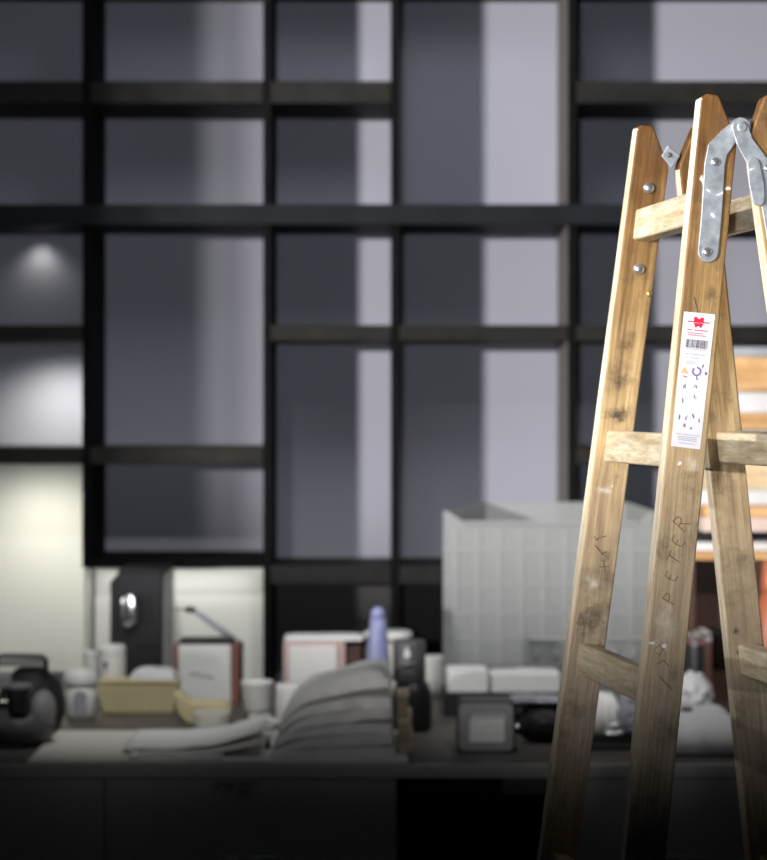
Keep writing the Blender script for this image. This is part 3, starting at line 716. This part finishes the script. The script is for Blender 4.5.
# black soft bag with grey film on top
d = 5.12
bg = thing('bag', 'slumped black soft bag right of the box-shaped work lamp', 'bag', (X(552, d), d+.06, W))
obj('body', blob(B(), (X(545, d), d+.03, W+.045), (.082, .06, .046), .09, 3, 1.8, W+e), M['blackm'], bg, smooth=True)
obj('strap', tube(B(), [(X(522, d), d-.03, W+.03), (X(532, d), d-.042, W+.05), (X(547, d), d-.045, W+.055), (X(562, d), d-.038, W+.03)], .006, 8), M['blackp'], bg, smooth=True)
tag(obj('plastic_film', soft(B(), X(507, d), X(566, d), d-.02, d+.07, W+.088, W+.106, .010, 12, sag=.6, flat=False), M['film'], smooth=True), 'crumpled grey plastic film draped over the black bag', 'plastic film')

# between the two left rails: black tray, white packet, crumpled film, small metal clamp
d = 5.0
tr_ = thing('tray', 'black shallow tray behind the ladder beside the black bag', 'tray', (X(608, d), d+.1, W))
bm = bx(X(583, d), X(650, d), d, d+.22, W+e, Z(734, d))
bm.normal_update()
for f in [f for f in bm.faces if f.normal.z > .9]:
    bmesh.ops.inset_region(bm, faces=[f], thickness=.006); bmesh.ops.translate(bm, verts=f.verts, vec=(0, 0, -.02))
obj('shell', bm, M['blackp'], tr_, bevel=.002)
obj('band', bx(X(582, d), X(648, d), d-.001, d, Z(746, d), Z(744.5, d)), M['dgrey'], tr_)
zt_ = Z(734, d)-.02
tag(obj('packet', soft(B(), X(592, d+.12), X(618, d+.12), d+.10, d+.17, zt_+e, Z(694, d+.12), .004, 21, sag=.25), M['paper'], smooth=True), 'upright white packet in the black tray between ladder rails', 'packet')
tag(obj('plastic_wrap', blob(B(), (X(627, d+.1), d+.1, zt_+.05), (.024, .028, .052), .3, 8, 2.5, zt_+e), M['film'], smooth=False), 'crumpled clear wrap beside the white packet in the black tray', 'wrap')
ck = thing('clamp', 'small bright metal clamp lying on the black tray edge', 'clamp', (X(615, d), d+.03, zt_))
zz = Z(731, d)
obj('jaw', tube(B(), [(X(604, d), d+.03, zz-.006), (X(611, d), d+.03, zz+.009), (X(622, d), d+.03, zz+.010), (X(628, d), d+.035, zz+.004)], .0045, 8), M['bolt'], ck, smooth=True)
obj('jaw', tube(B(), [(X(604, d), d+.03, zz-.006), (X(612, d), d+.03, zz-.012), (X(622, d), d+.03, zz-.009), (X(627, d), d+.035, zz-.003)], .0045, 8), M['bolt'], ck, smooth=True)
obj('screw', tube(B(), [(X(612, d), d+.03, zz-.016), (X(614, d), d+.03, zz+.014)], .003, 8), M['steel'], ck, smooth=True)

# right of the near left rail: flat white bag, crumpled white cloth, dark books
d = 4.92
wb = thing('bag', 'flat white soft bag lying behind the ladder legs', 'bag', (X(705, d), d+.12, W))
obj('body', soft(B(), X(664, d), X(746, d), d, d+.26, W+.006, Z(714, d)-.004, .0035, 31, sag=.45, power=5.), M['cloth'], wb, smooth=True)
obj('tag', bx(X(686, d), X(697, d), d+.075, d+.1, Z(716, d), Z(713, d)), M['blackp'], wb)
tag(obj('tablet', bx(X(660, d), X(750, d), d-.005, d+.27, W+e, W+.0058), M['blackp']), 'thin black board under the flat white bag', 'board')
d = 5.33
tag(obj('cloth', blob(B(), (X(692, d), d, W+.08), (.045, .045, .055), .35, 17, 2.3, W+.0505), M['cloth'], smooth=True), 'crumpled white cloth on the black box behind the flat white bag', 'cloth')
tag(obj('box', bx(X(670, d), X(730, d), d-.05, d+.09, W+e, W+.05), M['blackp'], bevel=.003), 'low black box under the crumpled white cloth', 'box')
d = 5.55
for i, (a, b_, m_, lab, hh) in enumerate(((684, 691, 'blackm', 'black book with red edge, first of the dark books behind the cloth', 636), (691.5, 697, 'dgrey', 'dark grey book between the two black books behind the cloth', 639), (697.5, 704, 'blackp', 'black book beside the reddish book behind the cloth', 637), (704.5, 712, 'brown', 'reddish brown book, last of the dark books behind the ladder', 634))):
    bo = thing('book', lab, 'book', (X((a+b_)/2, d), d+.06, W), 'dark books in front of the brown cabinet')
    obj('cover', bx(X(a, d), X(b_, d), d, d+.13, W+e, Z(hh, d)), M[m_], bo, bevel=.002)
    obj('pages', bx(X(a, d)+.002, X(b_, d)-.002, d+.006, d+.131, Z(hh, d)+.0003, Z(hh, d)+.002), M['paper2'], bo)
    obj('spine_band', bx(X(a, d)+.001, X(b_, d)-.001, d-.001, d, Z(hh+7, d), Z(hh+3, d)), M['rust' if i % 2 == 0 else 'film'], bo)

# brown cabinet with planks stacked on it
d = 5.72
bcab = thing('cabinet', 'open red-brown cabinet with a pale wooden top under the stacked planks', 'cabinet', (X(790, d), d+.15, W))
x0, x1 = X(688, d), X(900, d); zt_ = Z(552, d)
obj('top', bx(x0-.01, x1+.01, d-.005, d+.36, Z(560, d), zt_), M['pine'], bcab, bevel=.002)
obj('side', bx(x0, x0+.018, d, d+.35, W+e, Z(560, d)-e), M['brown'], bcab)
obj('side', bx(x1-.018, x1, d, d+.35, W+e, Z(560, d)-e), M['brown'], bcab)
obj('back', bx(x0+.018, x1-.018, d+.10, d+.112, W+e, Z(560, d)-e), M['brown'], bcab)
obj('shelf', bx(x0+.018, x1-.018, d+.002, d+.10, Z(636, d), Z(631, d)), M['blackm'], bcab)
pls = [(533, 551.5, 'whiteboard', 'white coated plank, lowest of the stack on the brown cabinet', .03),
       (517.5, 532, 'pinkboard', 'pinkish plank just above the lowest white plank', .0),
       (505.5, 517, 'pine', 'narrow orange pine plank above the pinkish plank', .01),
       (490, 505, 'whiteboard', 'white coated plank under the knotty pale pine plank', .004),
       (463, 489.5, 'pale_pine', 'thick pale pine plank at ladder rung height in the stack', .0),
       (430, 462.5, 'greyboard', 'thick grey coated plank in the middle of the stack', .012),
       (413, 429.5, 'pine', 'orange pine plank above the thick grey plank', .004),
       (392, 412.5, 'whiteboard', 'grey-white coated plank under the top orange plank', .01),
       (357, 391.5, 'pine', 'thick orange pine plank second from the top of the stack', .0),
       (347, 356.5, 'greyboard', 'thin grey plank on top of the whole stack', .006)]
for i, (a, b_, m_, lab, off) in enumerate(pls):
    if i == 0:
        a = 543
        tag(obj('plank', bx(X(694, d), X(905, d), d+off, d+.26, Z(551.5, d), Z(a, d)), M[m_], bevel=.002), lab, 'plank', 'planks stacked on the brown cabinet')
        for j, px in enumerate((697, 800, 890)):
            tag(obj('spacer_block', bx(X(px, d), X(px+40, d), d+.05, d+.25, Z(542.8, d), Z(532.4, d)), M['blackp']), 'black spacer block between the two lowest planks', 'block', 'black spacer blocks between the planks')
        continue
    tag(obj('plank', bx(X(700+i % 3*3, d), X(905-i % 2*6, d), d+off, d+.26, Z(b_-.1, d), Z(a, d)), M[m_], bevel=.002), lab, 'plank', 'planks stacked on the brown cabinet')
d = 5.5; x = X(771, d)
ob = thing('bottle', 'orange bottle at the right edge in front of the brown cabinet', 'bottle', (x, d, W)); h = Z(560, d)-W; R = lambda q: q/F*d
obj('body', lathe(B(), [(R(17), e), (R(19), .01), (R(18), h*.55), (R(13), h*.72), (R(9), h*.8)], (x, d, W), 28), M['orange'], ob, smooth=True)
obj('cap', lathe(B(), [(R(9), h*.8), (R(10), h*.82), (R(8), h*.98), (R(5), h)], (x, d, W), 28), M['orange'], ob, smooth=True)
obj('label_band', lathe(B(), [(R(18.9), h*.2), (R(19.1), h*.21), (R(18.8), h*.38), (R(18.2), h*.39)], (x, d, W), 28), M['blackp'], ob, smooth=True)

# ---- board with papers and the pile of folded bags
d = YW
tag(obj('drawing_board', bx(-.78, X(408, YW), YW+.004, 5.27, W+e, W+.007), M['paper2'], bevel=.001), 'wide pale board lying at the front of the worktop under the papers', 'board')
zb = W+.0075
def sheet(name, x0, x1, y0, y1, z, curl, seed, label, group=None, m='paper', rot=0.):
    bm = B(); n = 16; mm = 10; g = []
    for lay in (0, .0022):
        rows = []
        for j in range(mm+1):
            row = []
            for i in range(n+1):
                u, v = i/n, j/mm
                x = x0+(x1-x0)*u; y = y0+(y1-y0)*v
                zz_ = z+lay+curl*max(0, u-.35)**2*2.2+.004*abs(noise.noise(Vector((u*3+seed, v*3, seed))))+.012*max(0, .25-u)**2*8*(seed % 2)
                c, s = math.cos(rot), math.sin(rot); dx, dy = x-(x0+x1)/2, y-(y0+y1)/2
                row.append(bm.verts.new(((x0+x1)/2+dx*c-dy*s, (y0+y1)/2+dx*s+dy*c, zz_)))
            rows.append(row)
        g.append(rows)
    for q, rows in enumerate(g):
        for j in range(mm):
            for i in range(n):
                f = [rows[j][i], rows[j][i+1], rows[j+1][i+1], rows[j+1][i]]; bm.faces.new(f if q else f[::-1])
    def side(a, b):
        for i in range(len(a)-1): bm.faces.new([a[i], a[i+1], b[i+1], b[i]])
    side(g[0][0], g[1][0]); side(g[0][mm], g[1][mm]); side([r[0] for r in g[0]], [r[0] for r in g[1]]); side([r[n] for r in g[0]], [r[n] for r in g[1]])
    return tag(obj(name, bm, M[m], smooth=True), label, 'paper', group)
gs = 'loose papers on the pale board'
sheet('paper', X(132, 4.9), X(225, 4.9), 4.83, 5.08, zb, .004, 1, 'white paper with a lifted corner lying lowest on the pale board', gs)
sheet('paper', X(140, 4.95), X(262, 4.95), 4.86, 5.13, zb+.0045, .030, 2, 'cream paper over the lowest sheet on the board', gs, 'paper2', .03)
sheet('paper', X(130, 5.05), X(266, 5.05), 4.90, 5.20, zb+.010, .045, 4, 'large curling white paper topmost on the pale board', gs, 'paper', -.02)
d = 4.97
cp = thing('clip', 'black bulldog clip at the edge of the curling paper', 'clip', (X(266, d), d, zb))
obj('jaw', prism(B(), [(X(264, d), zb+.001), (X(271, d), zb+.001), (X(268.5, d), zb+.022), (X(266.5, d), zb+.022)], d, d+.03), M['blackp'], cp)
obj('handle', tube(B(), [(X(268, d), d+.006, zb+.02), (X(272, d), d+.01, zb+.042), (X(272, d), d+.02, zb+.042), (X(268, d), d+.024, zb+.02)], .0016, 6), M['bolt'], cp)
zz = zb+e
lab = ['folded white bag at the bottom of the pile', 'folded white bag second from the bottom of the pile', 'folded white bag third from the bottom of the pile',
       'folded white bag third from the top of the pile', 'folded white bag second from the top of the pile', 'smooth folded white bag on top of the pile']
h_ = [.026, .028, .026, .028, .030, .052]
L0 = [268, 268, 271, 274, 277, 280]; R0 = [397, 395, 394, 394, 393, 391]
xl_, xr_ = X(268, 4.85), X(395, 4.85)
def wedge(x):            # the pile thins out towards its left end
    u = max(0., min(1., (x-xl_)/(xr_-xl_))); return .14+.86*(1-math.exp(-4.6*u))/(1-math.exp(-4.6))+.02*math.sin(9*u)
z_base = zz
for i in range(6):
    y0 = 4.84+.004*random.random()+i*.005; dd = y0
    bm = soft(B(), X(L0[i], dd), X(R0[i], dd), y0, y0+.27, zz, zz+h_[i]-.0015, .0045, 40+i, n=48, m=14, sag=.10 if i < 5 else .40, power=16. if i < 5 else 7., flat=i == 0)
    tl_ = (0, .004, -.007, .006, -.005, .004)[i]
    for v in bm.verts: v.co.z = z_base+(v.co.z-z_base)*wedge(v.co.x)+tl_*((v.co.x-xl_)/(xr_-xl_)-.5)
    tag(obj('paper_bag', bm, M['paper']), lab[i], 'paper bag', 'pile of folded white bags'); zz += h_[i]
zz = zb+e
for i, lab_ in enumerate(('tan cardboard carton at the bottom beside the folded bags', 'tan cardboard carton in the middle beside the folded bags', 'tan cardboard carton on top beside the folded bags')):
    hq = .042; x1 = (412, 411, 408)[i]; d = 4.90+.01*i
    tc_ = thing('carton', lab_, 'carton', (X(400, d), d+.06, zz), 'tan cartons beside the folded bags')
    obj('body', bx(X(397, d), X(x1, d), d, d+.16, zz, zz+hq-.004), M['tan'], tc_, bevel=.002)
    obj('flap', bx(X(396.8, d), X(x1+1, d), d-.002, d+.16, zz+hq-.0039, zz+hq-.001), M['tan'], tc_)
    zz += hq

# ---- black gear at the left edge
d = 5.25
hb = thing('camera_bag', 'rounded black bag with a frame handle at the left edge, behind the camera', 'bag', (X(25, d), d+.06, W))
obj('body', blob(B(), (X(28, d), d+.05, W+.06), (X(62, d)-X(28, d), .09, Z(668, d)-W-.06), .05, 2, 1.5, W+e), M['blackm'], hb, smooth=True)
obj('handle_frame', tube(B(), [P(-4, 668, d), P(-2, 657, d), P(4, 655.5, d), P(43, 656.5, d), P(46, 660, d), P(46, 672, d)], .006, 8), M['blackp'], hb, smooth=True)
obj('handle_plate', bx(X(-4, d), X(44, d), d+.003, d+.02, Z(667, d), Z(660, d)), M['greyp'], hb, bevel=.002)
d = 5.02
cm_ = thing('camera', 'dark grey camera with an upright lens barrel at the left edge', 'camera', (X(10, d), d+.05, W))
obj('body', blob(B(), (X(14, d), d+.05, W+.05), (.085, .07, .052), .06, 5, 1.6, W+.008), M['dgrey'], cm_, smooth=True)
obj('base', bx(X(-25, d), X(22, d), d-.01, d+.1, W+e, W+.0082), M['blackp'], cm_, bevel=.002)
bl_ = obj('lens_barrel', lathe(B(), [(.024, 0), (.026, .004), (.026, .055), (.0245, .06), (.020, .061), (.020, .054), (.001, .053)], (X(19, d), d+.0, W+.085), 28), M['blackp'], cm_, smooth=False)
obj('lens_ring', lathe(B(), [(.0262, .056), (.0272, .057), (.0272, .064), (.0262, .065), (.0205, .065), (.0205, .0615)], (X(19, d), d, W+.085), 28), M['greyp'], bl_)
obj('grip', blob(B(), (X(40, d), d+.04, W+.085), (.030, .04, .045), .04, 6, 1.5), M['greyp'], cm_, smooth=True)
obj('red_dot', lathe(B(), [(.003, 0), (.003, .003)], (X(29.5, d), d-.012, Z(686, d)), 12, 'Y'), M['redpale'], bl_)
obj('dial', lathe(B(), [(.016, 0), (.016, .012), (.013, .014), (.001, .014)], (X(3, d), d+.02, W+.094), 20), M['chrome'], cm_)
obj('flash_shoe', bx(X(-8, d), X(10, d), d+.0, d+.03, Z(688, d), Z(676, d)), M['greyp'], cm_, bevel=.002)

# ------------------------------------------------------------------ light
def aim(o, p): o.rotation_euler = (Vector(p)-o.location).to_track_quat('-Z', 'Y').to_euler()
def spot(name, loc, tgt, e_, half, blend, r, c=(1, 1, 1)):
    l = bpy.data.lights.new(name, 'SPOT'); l.energy = e_; l.spot_size = math.radians(2*half); l.spot_blend = blend
    l.shadow_soft_size = r; l.color = c
    o = bpy.data.objects.new(name, l); COL.objects.link(o); o.location = loc; aim(o, tgt); return o
def area(name, loc, tgt, e_, sx_, sy_, c=(1, 1, 1), spread=180):
    l = bpy.data.lights.new(name, 'AREA'); l.shape = 'RECTANGLE'; l.size = sx_; l.size_y = sy_; l.energy = e_; l.color = c; l.spread = math.radians(spread)
    o = bpy.data.objects.new(name, l); COL.objects.link(o); o.location = loc; aim(o, tgt); return o
# unseen fill added near the camera; its soft lower edge makes the bottom fade
loc = Vector((-.22, -.1, 1.71)); el = math.radians(50.); az = math.radians(6.)
spot('camera_fill', loc, loc+Vector((math.sin(az)*math.cos(el), math.cos(az)*math.cos(el), math.sin(el))), 250, 60.9, .30, .05, (.95, .98, 1.03))
# ceiling spot over the counter, washing the bookcase and the worktop from above
p = Vector((.1, 4.7, 3.35)); spot('ceiling_spot', p, p+Vector((0, math.cos(math.radians(45)), -math.sin(math.radians(45)))), 40, 50, 1., .34, (.92, .97, 1.0))
# two unseen fills added in front of the worktop to brighten its clutter
for sx_ in (-.62, .55):
    p = Vector((sx_, 3.9, 3.0)); spot('counter_fill', p, p+Vector((0, 1, -1.035)), 104, 22.7, 1., .05, (1., .99, .96))
# unseen fill added left of the ladder to brighten rail edges and rung faces
p = Vector((-2.2, 1.6, 2.8)); hz = Vector((.45+2.2, 2.9-1.6, 0)).normalized()
spot('side_fill', p, p+hz*math.cos(math.radians(-5))+Vector((0, 0, math.sin(math.radians(-5)))), 330, 24.8, .75, .05, (1., .97, .93))
# strong spot far across the room on the left: throws the uprights' shadows on the back panels
kd = Vector((-.585, -.81, 0)).normalized()
kl = Vector((0, 6.3, 0))+kd*18; kl.z = 2.7
tgt = Vector((.15, 5.0, 0)); hd_ = (tgt-kl); hd_.z = 0
el = math.radians(14.); half = 19.95
kr = Vector((-kd.y, kd.x, 0))
for q in (-.33, 0, .33):
    kp = kl+kr*q
    spot('far_spotlight', kp, kp+hd_.normalized()*math.cos(el)+Vector((0, 0, math.sin(el))), 6300, half, .16, .12, (1., .945, .91))
for i, (p, e_, hf) in enumerate(zip(pk, (.75, 12., 6.8), (62, 74, 84))):
    spot('shelf_spot', p, p+Vector((0, .25, -1)), e_, hf, 1., .03, (1., .97, .86))
area('niche_strip', (X(177, YF), YF+.036, fz(568)-.010), (X(177, YF), YF+.10, fz(568)-.2), .34, .45, .012, (1., .99, .95))
w = bpy.data.worlds.new('room'); scn.world = w; w.use_nodes = True
w.node_tree.nodes['Background'].inputs[0].default_value = (.6, .7, 1., 1); w.node_tree.nodes['Background'].inputs[1].default_value = .004

# ------------------------------------------------------------------ camera
cam = bpy.data.cameras.new('camera'); co = bpy.data.objects.new('camera', cam); COL.objects.link(co)
co.location = (0, 0, CAMZ); co.rotation_euler = (math.pi/2, 0, 0)
cam.sensor_fit = 'AUTO'; cam.sensor_width = 36; cam.lens = F/860*36; cam.shift_y = -(430-HY)/860
cam.dof.use_dof = True; cam.dof.focus_distance = 2.78; cam.dof.aperture_fstop = cam.lens/1000/.0172
cam.clip_start = .05
scn.camera = co
scn.view_settings.view_transform = 'Standard'; scn.view_settings.look = 'None'; scn.view_settings.gamma = 1; scn.view_settings.exposure = 0
